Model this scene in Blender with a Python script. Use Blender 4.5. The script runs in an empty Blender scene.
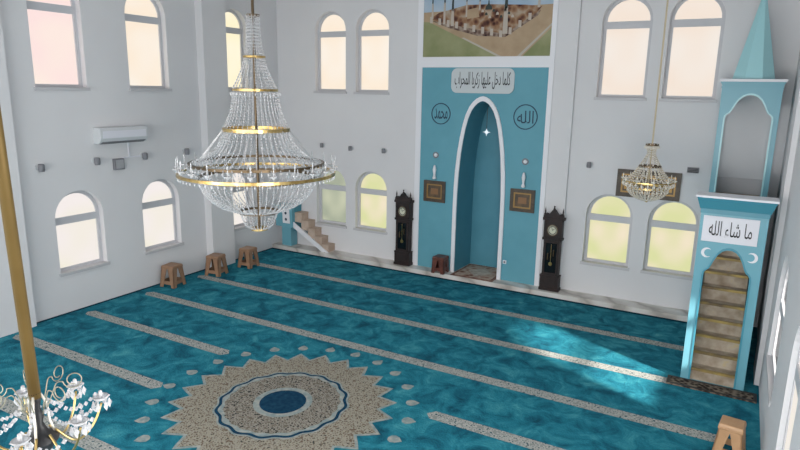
import bpy, math, random
from mathutils import Vector, Matrix
random.seed(7)
PI = math.pi
S = 0.73                       # drawing units -> metres
sc = bpy.context.scene
COL = sc.collection

# ------------------------------------------------------------------ materials
def nt(name):
    m = bpy.data.materials.new(name); m.use_nodes = True
    t = m.node_tree; t.nodes.clear()
    o = t.nodes.new('ShaderNodeOutputMaterial')
    return m, t, o
def setin(n, k, v):
    if k in n.inputs: n.inputs[k].default_value = v
def c4(c): return (c[0], c[1], c[2], 1)
def ramp(t, stops):
    r = t.nodes.new('ShaderNodeValToRGB')
    e = r.color_ramp.elements
    while len(e) > 1: e.remove(e[-1])
    e[0].position = stops[0][0]; e[0].color = c4(stops[0][1])
    for p, c in stops[1:]:
        x = e.new(p); x.color = c4(c)
    return r
def mat(name, col, rough=.6, metal=0, noise=None, bump=0, bscale=60, trans=0, spec=.5, detail=4, sheen=0, ior=1.5):
    m, t, o = nt(name)
    b = t.nodes.new('ShaderNodeBsdfPrincipled')
    setin(b, 'Base Color', c4(col)); setin(b, 'Roughness', rough); setin(b, 'Metallic', metal)
    setin(b, 'Transmission Weight', trans); setin(b, 'Specular IOR Level', spec); setin(b, 'IOR', ior)
    setin(b, 'Sheen Weight', sheen)
    tc = t.nodes.new('ShaderNodeTexCoord')
    if noise:
        n = t.nodes.new('ShaderNodeTexNoise'); n.inputs['Scale'].default_value = noise[0]; n.inputs['Detail'].default_value = detail
        t.links.new(tc.outputs['Object'], n.inputs['Vector'])
        r = ramp(t, noise[1]); t.links.new(n.outputs['Fac'], r.inputs[0]); t.links.new(r.outputs[0], b.inputs['Base Color'])
    if bump:
        n2 = t.nodes.new('ShaderNodeTexNoise'); n2.inputs['Scale'].default_value = bscale; n2.inputs['Detail'].default_value = 3
        t.links.new(tc.outputs['Object'], n2.inputs['Vector'])
        bp = t.nodes.new('ShaderNodeBump'); bp.inputs['Strength'].default_value = bump; bp.inputs['Distance'].default_value = .02
        t.links.new(n2.outputs['Fac'], bp.inputs['Height']); t.links.new(bp.outputs[0], b.inputs['Normal'])
    t.links.new(b.outputs[0], o.inputs[0])
    return m
def emis(name, c1, c2, strength, scale=1.2):
    m, t, o = nt(name)
    e = t.nodes.new('ShaderNodeEmission'); e.inputs[1].default_value = strength
    tc = t.nodes.new('ShaderNodeTexCoord'); n = t.nodes.new('ShaderNodeTexNoise')
    n.inputs['Scale'].default_value = scale; n.inputs['Detail'].default_value = 1
    t.links.new(tc.outputs['Object'], n.inputs['Vector'])
    r = ramp(t, [(.35, c1), (.65, c2)]); t.links.new(n.outputs['Fac'], r.inputs[0])
    t.links.new(r.outputs[0], e.inputs[0]); t.links.new(e.outputs[0], o.inputs[0])
    return m
def carpet_mat():
    m, t, o = nt('teal_carpet_pile')
    b = t.nodes.new('ShaderNodeBsdfPrincipled'); setin(b, 'Roughness', .95); setin(b, 'Specular IOR Level', .1)
    tc = t.nodes.new('ShaderNodeTexCoord')
    n = t.nodes.new('ShaderNodeTexNoise'); n.inputs['Scale'].default_value = 3.2; n.inputs['Detail'].default_value = 10
    n.inputs['Roughness'].default_value = .68; n.inputs['Distortion'].default_value = .7
    t.links.new(tc.outputs['Object'], n.inputs['Vector'])
    r = ramp(t, [(.30, (.007, .064, .10)), (.42, (.012, .128, .19)), (.51, (.019, .19, .262)), (.60, (.036, .25, .32)), (.73, (.10, .38, .43))])
    t.links.new(n.outputs['Fac'], r.inputs[0]); t.links.new(r.outputs[0], b.inputs['Base Color'])
    n2 = t.nodes.new('ShaderNodeTexNoise'); n2.inputs['Scale'].default_value = 45; n2.inputs['Detail'].default_value = 3
    t.links.new(tc.outputs['Object'], n2.inputs['Vector'])
    bp = t.nodes.new('ShaderNodeBump'); bp.inputs['Strength'].default_value = .5; bp.inputs['Distance'].default_value = .03
    t.links.new(n2.outputs['Fac'], bp.inputs['Height']); t.links.new(bp.outputs[0], b.inputs['Normal'])
    t.links.new(b.outputs[0], o.inputs[0]); return m
def weave_mat(name, scale, stops, feature='F1'):
    m, t, o = nt(name)
    b = t.nodes.new('ShaderNodeBsdfPrincipled'); setin(b, 'Roughness', .95); setin(b, 'Specular IOR Level', .1)
    tc = t.nodes.new('ShaderNodeTexCoord')
    v = t.nodes.new('ShaderNodeTexVoronoi'); v.inputs['Scale'].default_value = scale
    t.links.new(tc.outputs['Object'], v.inputs['Vector'])
    n = t.nodes.new('ShaderNodeTexNoise'); n.inputs['Scale'].default_value = scale * .55; n.inputs['Detail'].default_value = 5
    t.links.new(tc.outputs['Object'], n.inputs['Vector'])
    mx = t.nodes.new('ShaderNodeMath'); mx.operation = 'MULTIPLY_ADD'; mx.inputs[1].default_value = .55
    t.links.new(v.outputs['Distance'], mx.inputs[0]); 
    m2 = t.nodes.new('ShaderNodeMath'); m2.operation = 'MULTIPLY'; m2.inputs[1].default_value = .6
    t.links.new(n.outputs['Fac'], m2.inputs[0]); t.links.new(m2.outputs[0], mx.inputs[2])
    r = ramp(t, stops); t.links.new(mx.outputs[0], r.inputs[0]); t.links.new(r.outputs[0], b.inputs['Base Color'])
    t.links.new(b.outputs[0], o.inputs[0]); return m
def marble_mat():
    m, t, o = nt('grey_veined_marble')
    b = t.nodes.new('ShaderNodeBsdfPrincipled'); setin(b, 'Roughness', .35)
    tc = t.nodes.new('ShaderNodeTexCoord')
    w = t.nodes.new('ShaderNodeTexWave'); w.inputs['Scale'].default_value = .9; w.inputs['Distortion'].default_value = 9
    w.inputs['Detail'].default_value = 4; w.bands_direction = 'DIAGONAL'
    t.links.new(tc.outputs['Object'], w.inputs['Vector'])
    r = ramp(t, [(.0, (.40, .37, .34)), (.10, (.54, .50, .46)), (.5, (.64, .61, .57)), (1, (.70, .68, .65))])
    t.links.new(w.outputs['Fac'], r.inputs[0]); t.links.new(r.outputs[0], b.inputs['Base Color'])
    t.links.new(b.outputs[0], o.inputs[0]); return m

WALL = mat('white_wall_paint', (.70, .695, .71), .85, noise=(.8, [(.3, (.685, .68, .70)), (.7, (.725, .72, .735))]), bump=.05, bscale=25)
CEIL = mat('white_ceiling_paint', (.6, .6, .62), .9)
TRIMW = mat('white_painted_trim', (.80, .80, .84), .5)
FRAME = mat('backlit_grey_window_frame', (.57, .57, .60), .5)  # white frames; the shade of backlighting is put into this grey
SILL = mat('grey_stone_sill', (.55, .54, .56), .5)
CARPET = carpet_mat()
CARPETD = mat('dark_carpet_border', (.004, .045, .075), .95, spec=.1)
STRIPE = weave_mat('beige_carpet_stripe', 30, [(.38, (.02, .07, .09)), (.45, (.22, .25, .25)), (.55, (.46, .46, .43)), (.72, (.25, .27, .26))])
MEDAL = weave_mat('beige_medallion_weave', 34, [(.36, (.05, .06, .06)), (.44, (.19, .15, .11)), (.52, (.31, .28, .22)), (.64, (.34, .33, .28)), (.76, (.15, .11, .08))])
MEDIN = weave_mat('brown_medallion_weave', 30, [(.38, (.02, .03, .035)), (.46, (.10, .085, .065)), (.56, (.34, .32, .28)), (.72, (.15, .13, .105))])
MEDEDGE = mat('pale_medallion_edge', (.30, .34, .33), .95, spec=.1, noise=(14, [(.35, (.20, .27, .28)), (.65, (.37, .39, .36))]))
NAVY = mat('navy_carpet', (.006, .035, .08), .95, spec=.1, noise=(20, [(.3, (.004, .03, .07)), (.7, (.012, .06, .11))]))
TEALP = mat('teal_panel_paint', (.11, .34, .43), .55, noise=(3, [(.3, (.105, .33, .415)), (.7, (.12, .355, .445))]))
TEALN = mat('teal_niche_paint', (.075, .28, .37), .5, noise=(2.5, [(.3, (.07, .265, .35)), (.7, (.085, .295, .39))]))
TEALM = mat('teal_minbar_paint', (.15, .39, .48), .35)
TEALD = mat('deep_teal_cornice_paint', (.06, .27, .36), .35)
TEALL = mat('pale_teal_spire_paint', (.38, .68, .73), .3)
STEPM = mat('beige_carpeted_step', (.36, .28, .2), .8, noise=(6, [(.3, (.24, .18, .12)), (.5, (.38, .31, .24)), (.62, (.46, .39, .31)), (.75, (.52, .40, .20))]))
NOSE = mat('worn_gold_step_edge', (.30, .20, .08), .45, metal=.2, noise=(4, [(.3, (.12, .08, .05)), (.7, (.55, .40, .12))]))
MARBLE = marble_mat()
CLOCKW = mat('dark_mahogany', (.012, .005, .005), .6, noise=(9, [(.3, (.007, .003, .003)), (.7, (.022, .008, .007))]))
CLOCKG = mat('dark_case_glass', (.006, .006, .007), .12)
DIAL = mat('pale_dial', (.62, .63, .50), .5)
BRASS = mat('aged_brass', (.52, .36, .12), .28, metal=1, noise=(12, [(.3, (.36, .23, .07)), (.7, (.72, .54, .24))]))
BRASSD = mat('dark_bronze', (.12, .085, .05), .4, metal=.8)
BRASSP = mat('satin_brass_tube', (.19, .12, .035), .45, metal=.45, noise=(6, [(.3, (.165, .10, .028)), (.7, (.22, .14, .045))]))
CRYST = mat('cut_crystal', (.92, .92, .94), .06, trans=.55, ior=1.55, spec=.8)
CRYSTW = mat('warm_crystal', (.97, .92, .83), .08, trans=.3, ior=1.55, spec=.8)
WIRE = mat('silver_wire', (.55, .55, .56), .35, metal=.5)
CANDLE = mat('ivory_candle_sleeve', (.75, .72, .64), .5)
STOOL = mat('tan_plastic', (.30, .17, .10), .45, noise=(5, [(.3, (.26, .145, .085)), (.7, (.34, .20, .12))]))
STOOLB = mat('caramel_plastic', (.52, .30, .15), .4, noise=(5, [(.3, (.46, .26, .13)), (.7, (.58, .34, .18))]))
STOOLR = mat('reddish_dark_wood', (.10, .028, .018), .4, noise=(8, [(.3, (.07, .018, .012)), (.7, (.15, .045, .028))]))
PLAST = mat('white_plastic', (.62, .64, .66), .4)
PLASTG = mat('grey_plastic', (.20, .20, .22), .5)
DARK = mat('near_black', (.012, .012, .014), .5)
INK = mat('black_ink', (.01, .012, .016), .6)
INKB = mat('navy_ink', (.012, .045, .085), .6)
WHITEP = mat('white_board', (.74, .74, .80), .5)
PLAQ = mat('pale_plaque', (.56, .60, .62), .5)
FRAMEB = mat('brown_picture_frame', (.055, .037, .025), .45, noise=(14, [(.3, (.04, .028, .02)), (.7, (.09, .062, .04))]))
GOLDF = mat('dull_gold_slip', (.33, .20, .07), .4, metal=.5)
PICB = mat('dark_brown_picture', (.07, .045, .03), .5, noise=(6, [(.3, (.035, .03, .028)), (.6, (.13, .08, .04)), (.8, (.24, .15, .07))]))
PICC = mat('copper_picture_centre', (.24, .12, .05), .5)
SKYB = mat('printed_blue_sky', (.33, .46, .60), .5, noise=(2, [(.3, (.26, .40, .56)), (.7, (.46, .54, .62))]))
LAWN = mat('printed_green_lawn', (.24, .25, .11), .6, noise=(2, [(.3, (.18, .21, .08)), (.7, (.33, .33, .18))]))
PLAZA = mat('printed_tan_plaza', (.40, .28, .17), .6, noise=(4, [(.3, (.36, .25, .15)), (.7, (.46, .34, .22))]))
BROOF = weave_mat('printed_brown_roofs', 9, [(.3, (.03, .02, .02)), (.45, (.13, .06, .045)), (.6, (.30, .17, .10)), (.8, (.42, .34, .26))])
BWALL = weave_mat('printed_arcade_wall', 12, [(.3, (.05, .03, .03)), (.5, (.17, .11, .09)), (.7, (.34, .27, .22))])
PALE = mat('printed_pale_stone', (.48, .42, .36), .6)
DOMEM = mat('printed_dark_dome', (.03, .04, .035), .6)
PATH = mat('printed_path', (.46, .42, .36), .6)
RUGB = weave_mat('beige_pink_rug', 7, [(.3, (.16, .07, .05)), (.45, (.36, .22, .17)), (.62, (.52, .42, .34)), (.8, (.44, .33, .26))])
RUGC = mat('cream_rug_field', (.56, .50, .43), .95, noise=(9, [(.35, (.42, .36, .30)), (.65, (.62, .56, .48))]))
RUGR = mat('rust_rug_border', (.22, .10, .07), .95, noise=(12, [(.35, (.12, .05, .04)), (.65, (.34, .20, .15))]))
MATD = weave_mat('dark_brown_mat', 18, [(.35, (.02, .016, .014)), (.5, (.05, .04, .035)), (.72, (.22, .18, .14))])

# ------------------------------------------------------------------ mesh builder
class MB:
    def __init__(s): s.v = []; s.f = []; s.m = []; s.cur = 0
    def add(s, vs, fs):
        b = len(s.v); s.v += [tuple(v) for v in vs]
        for f in fs: s.f.append(tuple(b + i for i in f)); s.m.append(s.cur)
        return s
    def box(s, x0, x1, y0, y1, z0, z1):
        v = [(x, y, z) for x in (x0, x1) for y in (y0, y1) for z in (z0, z1)]
        return s.add(v, [(0, 1, 3, 2), (4, 6, 7, 5), (0, 4, 5, 1), (2, 3, 7, 6), (0, 2, 6, 4), (1, 5, 7, 3)])
    def hexa(s, bot, top):     # 4 bottom + 4 top points (ccw)
        return s.add(list(bot) + list(top), [(3, 2, 1, 0), (4, 5, 6, 7), (0, 1, 5, 4), (1, 2, 6, 5), (2, 3, 7, 6), (3, 0, 4, 7)])
    def frustum(s, cx, cy, z0, z1, a0, b0, a1, b1):
        q = ((-1, -1), (1, -1), (1, 1), (-1, 1))
        return s.hexa([(cx + i * a0, cy + j * b0, z0) for i, j in q], [(cx + i * a1, cy + j * b1, z1) for i, j in q])
    def tube(s, pts, r, n=8, cap=True):
        pts = [Vector(p) for p in pts]; rr = r if isinstance(r, (list, tuple)) else [r] * len(pts)
        rings = []; up = None
        for i, p in enumerate(pts):
            d = (pts[min(i + 1, len(pts) - 1)] - pts[max(i - 1, 0)]).normalized()
            if up is None:
                up = Vector((0, 0, 1)) if abs(d.z) < .9 else Vector((1, 0, 0))
            a = d.cross(up)
            if a.length < 1e-5: a = d.cross(Vector((0, 1, 0)))
            a.normalize(); b = d.cross(a); up = -b if False else up
            rings.append([p + rr[i] * (a * math.cos(2 * PI * k / n) + b * math.sin(2 * PI * k / n)) for k in range(n)])
        vs = [v for q in rings for v in q]; fs = []
        for i in range(len(pts) - 1):
            for k in range(n):
                fs.append((i * n + k, i * n + (k + 1) % n, (i + 1) * n + (k + 1) % n, (i + 1) * n + k))
        if cap: fs += [tuple(range(n))[::-1], tuple((len(pts) - 1) * n + k for k in range(n))]
        return s.add(vs, fs)
    def lathe(s, prof, c=(0, 0, 0), n=24, ax='z', closed=False):
        vs = []; fs = []
        for r, z in prof:
            for k in range(n):
                a = 2 * PI * k / n
                p = (r * math.cos(a), r * math.sin(a), z)
                if ax == 'y': p = (r * math.cos(a), z, r * math.sin(a))
                if ax == 'x': p = (z, r * math.cos(a), r * math.sin(a))
                vs.append((c[0] + p[0], c[1] + p[1], c[2] + p[2]))
        m = len(prof)
        for i in range(m if closed else m - 1):
            j = (i + 1) % m
            for k in range(n):
                fs.append((i * n + k, i * n + (k + 1) % n, j * n + (k + 1) % n, j * n + k))
        if not closed:
            if prof[0][0] > 1e-4: fs.append(tuple(range(n))[::-1])
            if prof[-1][0] > 1e-4: fs.append(tuple((m - 1) * n + k for k in range(n)))
        return s.add(vs, fs)
    def prism(s, poly, a0, a1, plane='xz'):   # polygon extruded along the missing axis
        def P(p, a):
            return {'xz': (p[0], a, p[1]), 'yz': (a, p[0], p[1]), 'xy': (p[0], p[1], a)}[plane]
        n = len(poly)
        vs = [P(p, a0) for p in poly] + [P(p, a1) for p in poly]
        return s.add(vs, [tuple(range(n))[::-1], tuple(range(n, 2 * n))] + [(i, (i + 1) % n, n + (i + 1) % n, n + i) for i in range(n)])
    def band(s, outer, inner, a0, a1, plane='xz', close=True):   # strip between two outlines of equal length, extruded
        def P(p, a):
            return {'xz': (p[0], a, p[1]), 'yz': (a, p[0], p[1]), 'xy': (p[0], p[1], a)}[plane]
        n = len(outer)
        vs = [P(p, a0) for p in outer] + [P(p, a0) for p in inner] + [P(p, a1) for p in outer] + [P(p, a1) for p in inner]
        fs = []
        for i in range(n if close else n - 1):
            j = (i + 1) % n
            fs += [(i, j, n + j, n + i), (2 * n + i, 3 * n + i, 3 * n + j, 2 * n + j), (i, 2 * n + i, 2 * n + j, j), (n + i, n + j, 3 * n + j, 3 * n + i)]
        if not close:
            fs += [(0, n, 3 * n, 2 * n), (n - 1, 3 * n - 1, 4 * n - 1, 2 * n - 1)]
        return s.add(vs, fs)
    def bead(s, p, r, rz=None):
        rz = rz or r; x, y, z = p
        return s.add([(x + r, y, z), (x, y + r, z), (x - r, y, z), (x, y - r, z), (x, y, z + rz), (x, y, z - rz)],
                     [(0, 1, 4), (1, 2, 4), (2, 3, 4), (3, 0, 4), (1, 0, 5), (2, 1, 5), (3, 2, 5), (0, 3, 5)])
    def build(s, name, mats, parent=None, smooth=False, bevel=0):
        me = bpy.data.meshes.new(name)
        me.from_pydata([(x * S, y * S, z * S) for x, y, z in s.v], [], s.f)
        if not isinstance(mats, (list, tuple)): mats = [mats]
        for m in mats: me.materials.append(m)
        me.polygons.foreach_set('material_index', [min(i, len(mats) - 1) for i in s.m])
        if smooth: me.polygons.foreach_set('use_smooth', [True] * len(me.polygons))
        me.update()
        o = bpy.data.objects.new(name, me); COL.objects.link(o)
        if parent: o.parent = parent
        if bevel:
            b = o.modifiers.new('bevel', 'BEVEL'); b.width = bevel * S; b.segments = 2; b.limit_method = 'ANGLE'
        return o
def struct(o): o['kind'] = 'structure'; return o
def tag(o, label, cat, group=None):
    o['label'] = label; o['category'] = cat
    if group: o['group'] = group
    return o
def thing(name, label, cat, loc, rz=0, group=None):
    o = bpy.data.objects.new(name, None); COL.objects.link(o)
    o.location = (loc[0] * S, loc[1] * S, loc[2] * S); o.rotation_euler = (0, 0, rz)
    o.empty_display_size = .1
    return tag(o, label, cat, group)
def dup(root, label, loc, rz=0, group=None):
    r = root.copy(); COL.objects.link(r)
    r.location = (loc[0] * S, loc[1] * S, loc[2] * S); r.rotation_euler = (0, 0, rz); r['label'] = label
    if group: r['group'] = group
    for ch in list(root.children):
        c = ch.copy(); COL.objects.link(c); c.parent = r
        for g in list(ch.children):
            d = g.copy(); COL.objects.link(d); d.parent = c
    return r
def fill2d(outer, holes, thick):
    """flat sheet with holes -> verts (a, b, c), faces"""
    cu = bpy.data.curves.new('sheet', 'CURVE'); cu.dimensions = '2D'; cu.fill_mode = 'BOTH'; cu.extrude = thick / 2
    for poly in [outer] + holes:
        sp = cu.splines.new('POLY'); sp.points.add(len(poly) - 1)
        for i, p in enumerate(poly): sp.points[i].co = (p[0], p[1], 0, 1)
        sp.use_cyclic_u = True
    ob = bpy.data.objects.new('sheet', cu); COL.objects.link(ob)
    bpy.context.view_layer.update()
    dg = bpy.context.evaluated_depsgraph_get()
    me = bpy.data.meshes.new_from_object(ob.evaluated_get(dg))
    v = [tuple(x.co) for x in me.vertices]; f = [tuple(p.vertices) for p in me.polygons]
    bpy.data.objects.remove(ob); bpy.data.curves.remove(cu); bpy.data.meshes.remove(me)
    return v, f
def sheet(mb, outer, holes, plane, c0, c1):
    v, f = fill2d(outer, holes, abs(c1 - c0)); mid = (c0 + c1) / 2
    def P(p):
        return {'xz': (p[0], mid + p[2], p[1]), 'yz': (mid + p[2], p[0], p[1]), 'xy': (p[0], p[1], mid + p[2])}[plane]
    mb.add([P(p) for p in v], f)
def arch(c, w, z0, zs, n=14):        # round-headed outline, counter clockwise
    r = w / 2
    return [(c - r, z0), (c + r, z0)] + [(c + r * math.cos(PI * i / n), zs + r * math.sin(PI * i / n)) for i in range(n + 1)]
def text_mesh(mb, body, cx, cz, width, height, y, depth=.006):
    cu = bpy.data.curves.new('lettering', 'FONT'); cu.body = body; cu.extrude = .01
    ob = bpy.data.objects.new('lettering', cu); COL.objects.link(ob)
    bpy.context.view_layer.update()
    dg = bpy.context.evaluated_depsgraph_get()
    me = bpy.data.meshes.new_from_object(ob.evaluated_get(dg))
    vs = [tuple(x.co) for x in me.vertices]; fs = [tuple(p.vertices) for p in me.polygons]
    bpy.data.objects.remove(ob); bpy.data.curves.remove(cu); bpy.data.meshes.remove(me)
    x0 = min(v[0] for v in vs); x1 = max(v[0] for v in vs); y0 = min(v[1] for v in vs); y1 = max(v[1] for v in vs)
    mb.add([(cx + ((v[0] - x0) / (x1 - x0) - .5) * width, y - depth * (.5 + v[2] / .02), cz + ((v[1] - y0) / (y1 - y0) - .5) * height) for v in vs], fs)

# ------------------------------------------------------------------ room
XW, YB, YR, ZC = 13.46, .42, -17.5, 9.0
T = .35
wins = []        # (wall, centre, width, sill, spring, tint)
LOW = (.91, 2.12); UPP = (4.90, 6.60)
PINK = emis('frosted_glass_pink', (1, .79, .76), (1, .87, .77), .97)
CREAM = emis('frosted_glass_cream', (1, .86, .70), (1, .92, .82), .96)
YELL = emis('frosted_glass_yellow', (1, .90, .62), (1, .93, .76), 1.0)
PEACH = emis('frosted_glass_peach', (.94, .81, .70), (.94, .87, .80), .95)
WHIT = emis('frosted_glass_white', (1, .93, .90), (.97, .92, .78), .9)
GREEN = emis('frosted_glass_green', (.78, .80, .42), (1, .86, .68), .9, 1.6)
def clear_glass():
    m, t, o = nt('clear_window_glass')
    tr = t.nodes.new('ShaderNodeBsdfTransparent'); gl = t.nodes.new('ShaderNodeBsdfGlossy'); gl.inputs['Roughness'].default_value = .02
    fr = t.nodes.new('ShaderNodeFresnel'); fr.inputs[0].default_value = 1.45
    mx = t.nodes.new('ShaderNodeMixShader'); t.links.new(fr.outputs[0], mx.inputs[0]); t.links.new(tr.outputs[0], mx.inputs[1]); t.links.new(gl.outputs[0], mx.inputs[2])
    t.links.new(mx.outputs[0], o.inputs[0]); return m
CLEAR = clear_glass()
GREEND = emis('frosted_glass_grey_green', (.42, .46, .35), (.66, .68, .50), .9, 1.6)
wins += [('L', -6.52, 1.14, *UPP, PINK), ('L', -4.29, 1.14, *UPP, CREAM), ('L', -1.38, .96, *UPP, YELL),
         ('L', -6.40, 1.14, *LOW, WHIT), ('L', -4.20, 1.14, *LOW, WHIT), ('L', -1.38, .96, *LOW, WHIT),
         ('B', 1.96, 1.08, *UPP, CREAM), ('B', 3.38, 1.08, *UPP, CREAM), ('B', 10.10, 1.08, *UPP, PEACH), ('B', 11.52, 1.08, *UPP, PEACH),
         ('B', 1.96, 1.08, *LOW, GREEND), ('B', 3.38, 1.08, *LOW, GREEN), ('B', 10.10, 1.08, *LOW, GREEN), ('B', 11.52, 1.08, *LOW, GREEN),
         ('R', -6.42, 1.14, *UPP, CREAM), ('R', -4.22, 1.14, *UPP, CREAM), ('R', -4.50, 1.75, .91, 1.9, CLEAR), ('R', -7.45, 1.14, *LOW, WHIT)]
def holes(w): return [arch(c, wd, z0, zs) for (k, c, wd, z0, zs, _) in wins if k == w]
m = MB(); sheet(m, [(YR, 0), (YB + T, 0), (YB + T, ZC), (YR, ZC)], holes('L'), 'yz', -T, 0); struct(m.build('wall_left', WALL))
m = MB(); sheet(m, [(YR, 0), (YB + T, 0), (YB + T, ZC), (YR, ZC)], holes('R'), 'yz', XW, XW + .16); struct(m.build('wall_right', WALL))
NC = 6.79                                   # niche centre
m = MB(); sheet(m, [(0, 0), (XW, 0), (XW, ZC), (0, ZC)], holes('B') + [[(NC - .74, .05), (NC + .74, .05), (NC + .74, 5.0), (NC - .74, 5.0)]], 'xz', YB, YB + T)
struct(m.build('wall_back', WALL))
m = MB().box(-T, XW + T, YR - T, YR, 0, ZC); struct(m.build('wall_rear', WALL))
m = MB().box(-T, XW + T, YR - T, YB + T, ZC, ZC + .2); struct(m.build('ceiling', CEIL))
# pilasters
for i, (y0, y1) in enumerate([(-2.77, -1.95), (-8.5, -7.72)]):
    struct(MB().box(0, .25 if i == 0 else .2, y0, y1, 0, ZC).build('trim_%d' % (i + 1), WALL))
struct(MB().box(XW - .08, XW, -2.77, -1.95, 0, ZC).build('trim_3', WALL))
# windows
for i, (k, c, w, z0, zs, glass) in enumerate(wins):
    root = bpy.data.objects.new('window_%d' % (i + 1), None); COL.objects.link(root); struct(root)
    pl = 'xz' if k == 'B' else 'yz'
    base = {'L': 0, 'B': YB, 'R': XW}[k]; d = {'L': -1, 'B': 1, 'R': 1}[k]
    loc = {'L': (0, c, z0), 'B': (c, YB, z0), 'R': (XW, c, z0)}[k]
    root.location = [q * S for q in loc]
    o_ = arch(0, w, 0, zs - z0); i_ = arch(0, w - .15, .075, zs - z0)
    df = .4 if k == 'R' else 1; f = MB(); a, b = d * .15 * df, d * .23 * df
    f.band(o_, i_, min(a, b), max(a, b), pl)
    tz = zs - z0 - .16
    (f.box(-w / 2 + .05, w / 2 - .05, min(a, b) - .005, max(a, b) + .005, tz, tz + .16) if k == 'B' else f.box(min(a, b) - .005, max(a, b) + .005, -w / 2 + .05, w / 2 - .05, tz, tz + .16))
    f.build('window_frame', FRAME, root)
    p = MB().prism(arch(0, w - .13, .065, zs - z0), min(d * .19 * df, d * .20 * df), max(d * .19 * df, d * .20 * df), pl)
    p.build('pane', glass, root)
    s_ = MB(); lo, hi = min(-d * .05 * df, d * .15 * df), max(-d * .05 * df, d * .15 * df)
    (s_.box(-w / 2 - .04, w / 2 + .04, lo, hi, -.055, .012) if k == 'B' else s_.box(lo, hi, -w / 2 - .04, w / 2 + .04, -.055, .012))
    s_.build('sill', SILL, root)

# ------------------------------------------------------------------ floor with woven pattern
f = MB()
f.add([(-T, YR, 0), (XW + T, YR, 0), (XW + T, YB + T, 0), (-T, YB + T, 0)], [(0, 1, 2, 3)])
def flat(poly, z, mi): f.cur = mi; f.add([(x, y, z) for x, y in poly], [tuple(range(len(poly)))])
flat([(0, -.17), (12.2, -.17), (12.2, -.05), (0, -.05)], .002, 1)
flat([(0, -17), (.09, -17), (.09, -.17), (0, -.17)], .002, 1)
MX, MY = 6.69, -7.56
SW = .125
def stripe(x0, x1, y, pts=True):
    e = .1
    flat([(x0 - e, y), (x0, y - SW), (x1, y - SW), (x1 + e, y), (x1, y + SW), (x0, y + SW)], .003, 2)
for y in (-1.72, -3.42, -5.08): stripe(.42, 12.95 if y < -3.6 else (12.15 if y > -2 else 12.1), y)
for y in (-6.65, -8.22): stripe(.42, 4.5, y); stripe(8.95, 12.95, y)
for y in (-9.88, -11.54, -13.2, -14.86): stripe(.42, 12.95, y)
# medallion
def ring(fn, n): return [(MX + fn(a) * math.cos(a), MY + 1.03 * fn(a) * math.sin(a)) for a in (2 * PI * k / n for k in range(n))]
def tri(a): q = (a * 24 / (2 * PI)) % 1; return abs(2 * q - 1)         # 1 at the tips
flat(ring(lambda a: 1.58 + .26 * tri(a) ** 1.1, 24 * 8), .003, 5)
flat(ring(lambda a: 1.52 + .25 * tri(a) ** 1.15, 24 * 8), .005, 3)
wav = lambda a: .022 * math.cos(16 * a)
flat(ring(lambda a: 1.06 + wav(a), 192), .007, 5)
flat(ring(lambda a: 1.03 + wav(a), 192), .009, 6)
flat(ring(lambda a: .98 + wav(a), 192), .011, 5)
flat(ring(lambda a: .90 + .03 * tri(a), 192), .013, 4)
flat(ring(lambda a: .47, 96), .015, 5)
flat(ring(lambda a: .37, 96), .017, 6)
for k in range(24):
    a = 2 * PI * k / 24
    cx, cy = MX + 2.08 * math.cos(a), MY + 2.08 * 1.03 * math.sin(a)
    pts = []
    for q, (r, t) in enumerate([(.13, 0), (.05, .075), (-.02, .10), (-.08, .065), (-.10, 0), (-.08, -.065), (-.02, -.10), (.05, -.075)]):
        pts.append((cx + r * math.cos(a) - t * math.sin(a), cy + r * math.sin(a) + t * math.cos(a)))
    flat(pts, .003, 5)
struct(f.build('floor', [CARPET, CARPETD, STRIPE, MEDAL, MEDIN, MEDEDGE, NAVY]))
# marble ledge
m = MB().box(0, 12.2, -.05, YB, 0, .12); m.box(NC - .74, NC + .74, YB, 1.5, 0, .12)
struct(m.build('trim_4', MARBLE))

# ------------------------------------------------------------------ mihrab
BX0, BX1, BYF = 4.47, 9.06, .33
def nich(hw, top, n=26):          # tall narrow pointed-round arch outline from z=.12
    key = [(.12, 1), (1.8, 1), (2.4, .99), (2.9, .96), (3.43, .895), (3.8, .82), (4.16, .72), (4.39, .63), (4.61, .49), (4.72, .37), (4.80, .25), (4.85, .12), (4.87, 0)]
    sc_ = (top - .12) / (4.87 - .12)
    R = [(NC + hw * w_, .12 + (z - .12) * sc_) for z, w_ in key]
    L = [(NC - hw * w_, .12 + (z - .12) * sc_) for z, w_ in key[-2::-1]]
    return R + L
NO, NI = nich(.725, 4.87), nich(.62, 4.75)
m = MB(); sheet(m, [(BX0, .12), (BX1, .12), (BX1, ZC), (BX0, ZC)], [NI], 'xz', BYF, YB); struct(m.build('trim_5', WALL))
mih = thing('mihrab', 'teal prayer niche with tall white arch in the middle of the far wall', 'prayer niche', (NC, BYF, .12))
m = MB(); sheet(m, [(5.03, .12), (8.43, .12), (8.43, 5.58), (5.03, 5.58)], [NI], 'xz', BYF - .012, BYF); struct(m.build('trim_6', TEALP))
L_ = lambda P: [(x - NC, z - .12) for x, z in P]
m = MB().band(L_(NO), L_(NI), -.055, -.0125, 'xz', close=False); m.build('arch_trim', TRIMW, mih)
m = MB(); n = len(NI); D = 1.32 - BYF
m.add([(x, -.0, z) for x, z in L_(NI)] + [(x * .93, D, z) for x, z in L_(NI)], [(i, i + 1, n + i + 1, n + i) for i in range(n - 1)] + [tuple(range(n, 2 * n))])
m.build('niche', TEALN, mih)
m = MB()
for x0, x1, z0, z1 in ((4.87, 5.03, .12, 8.3), (8.43, 8.55, .12, 8.3), (5.03, 8.43, 5.58, 5.84)):
    m.box(x0, x1, BYF - .03, BYF, z0, z1)
struct(m.build('trim_7', TRIMW))
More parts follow.
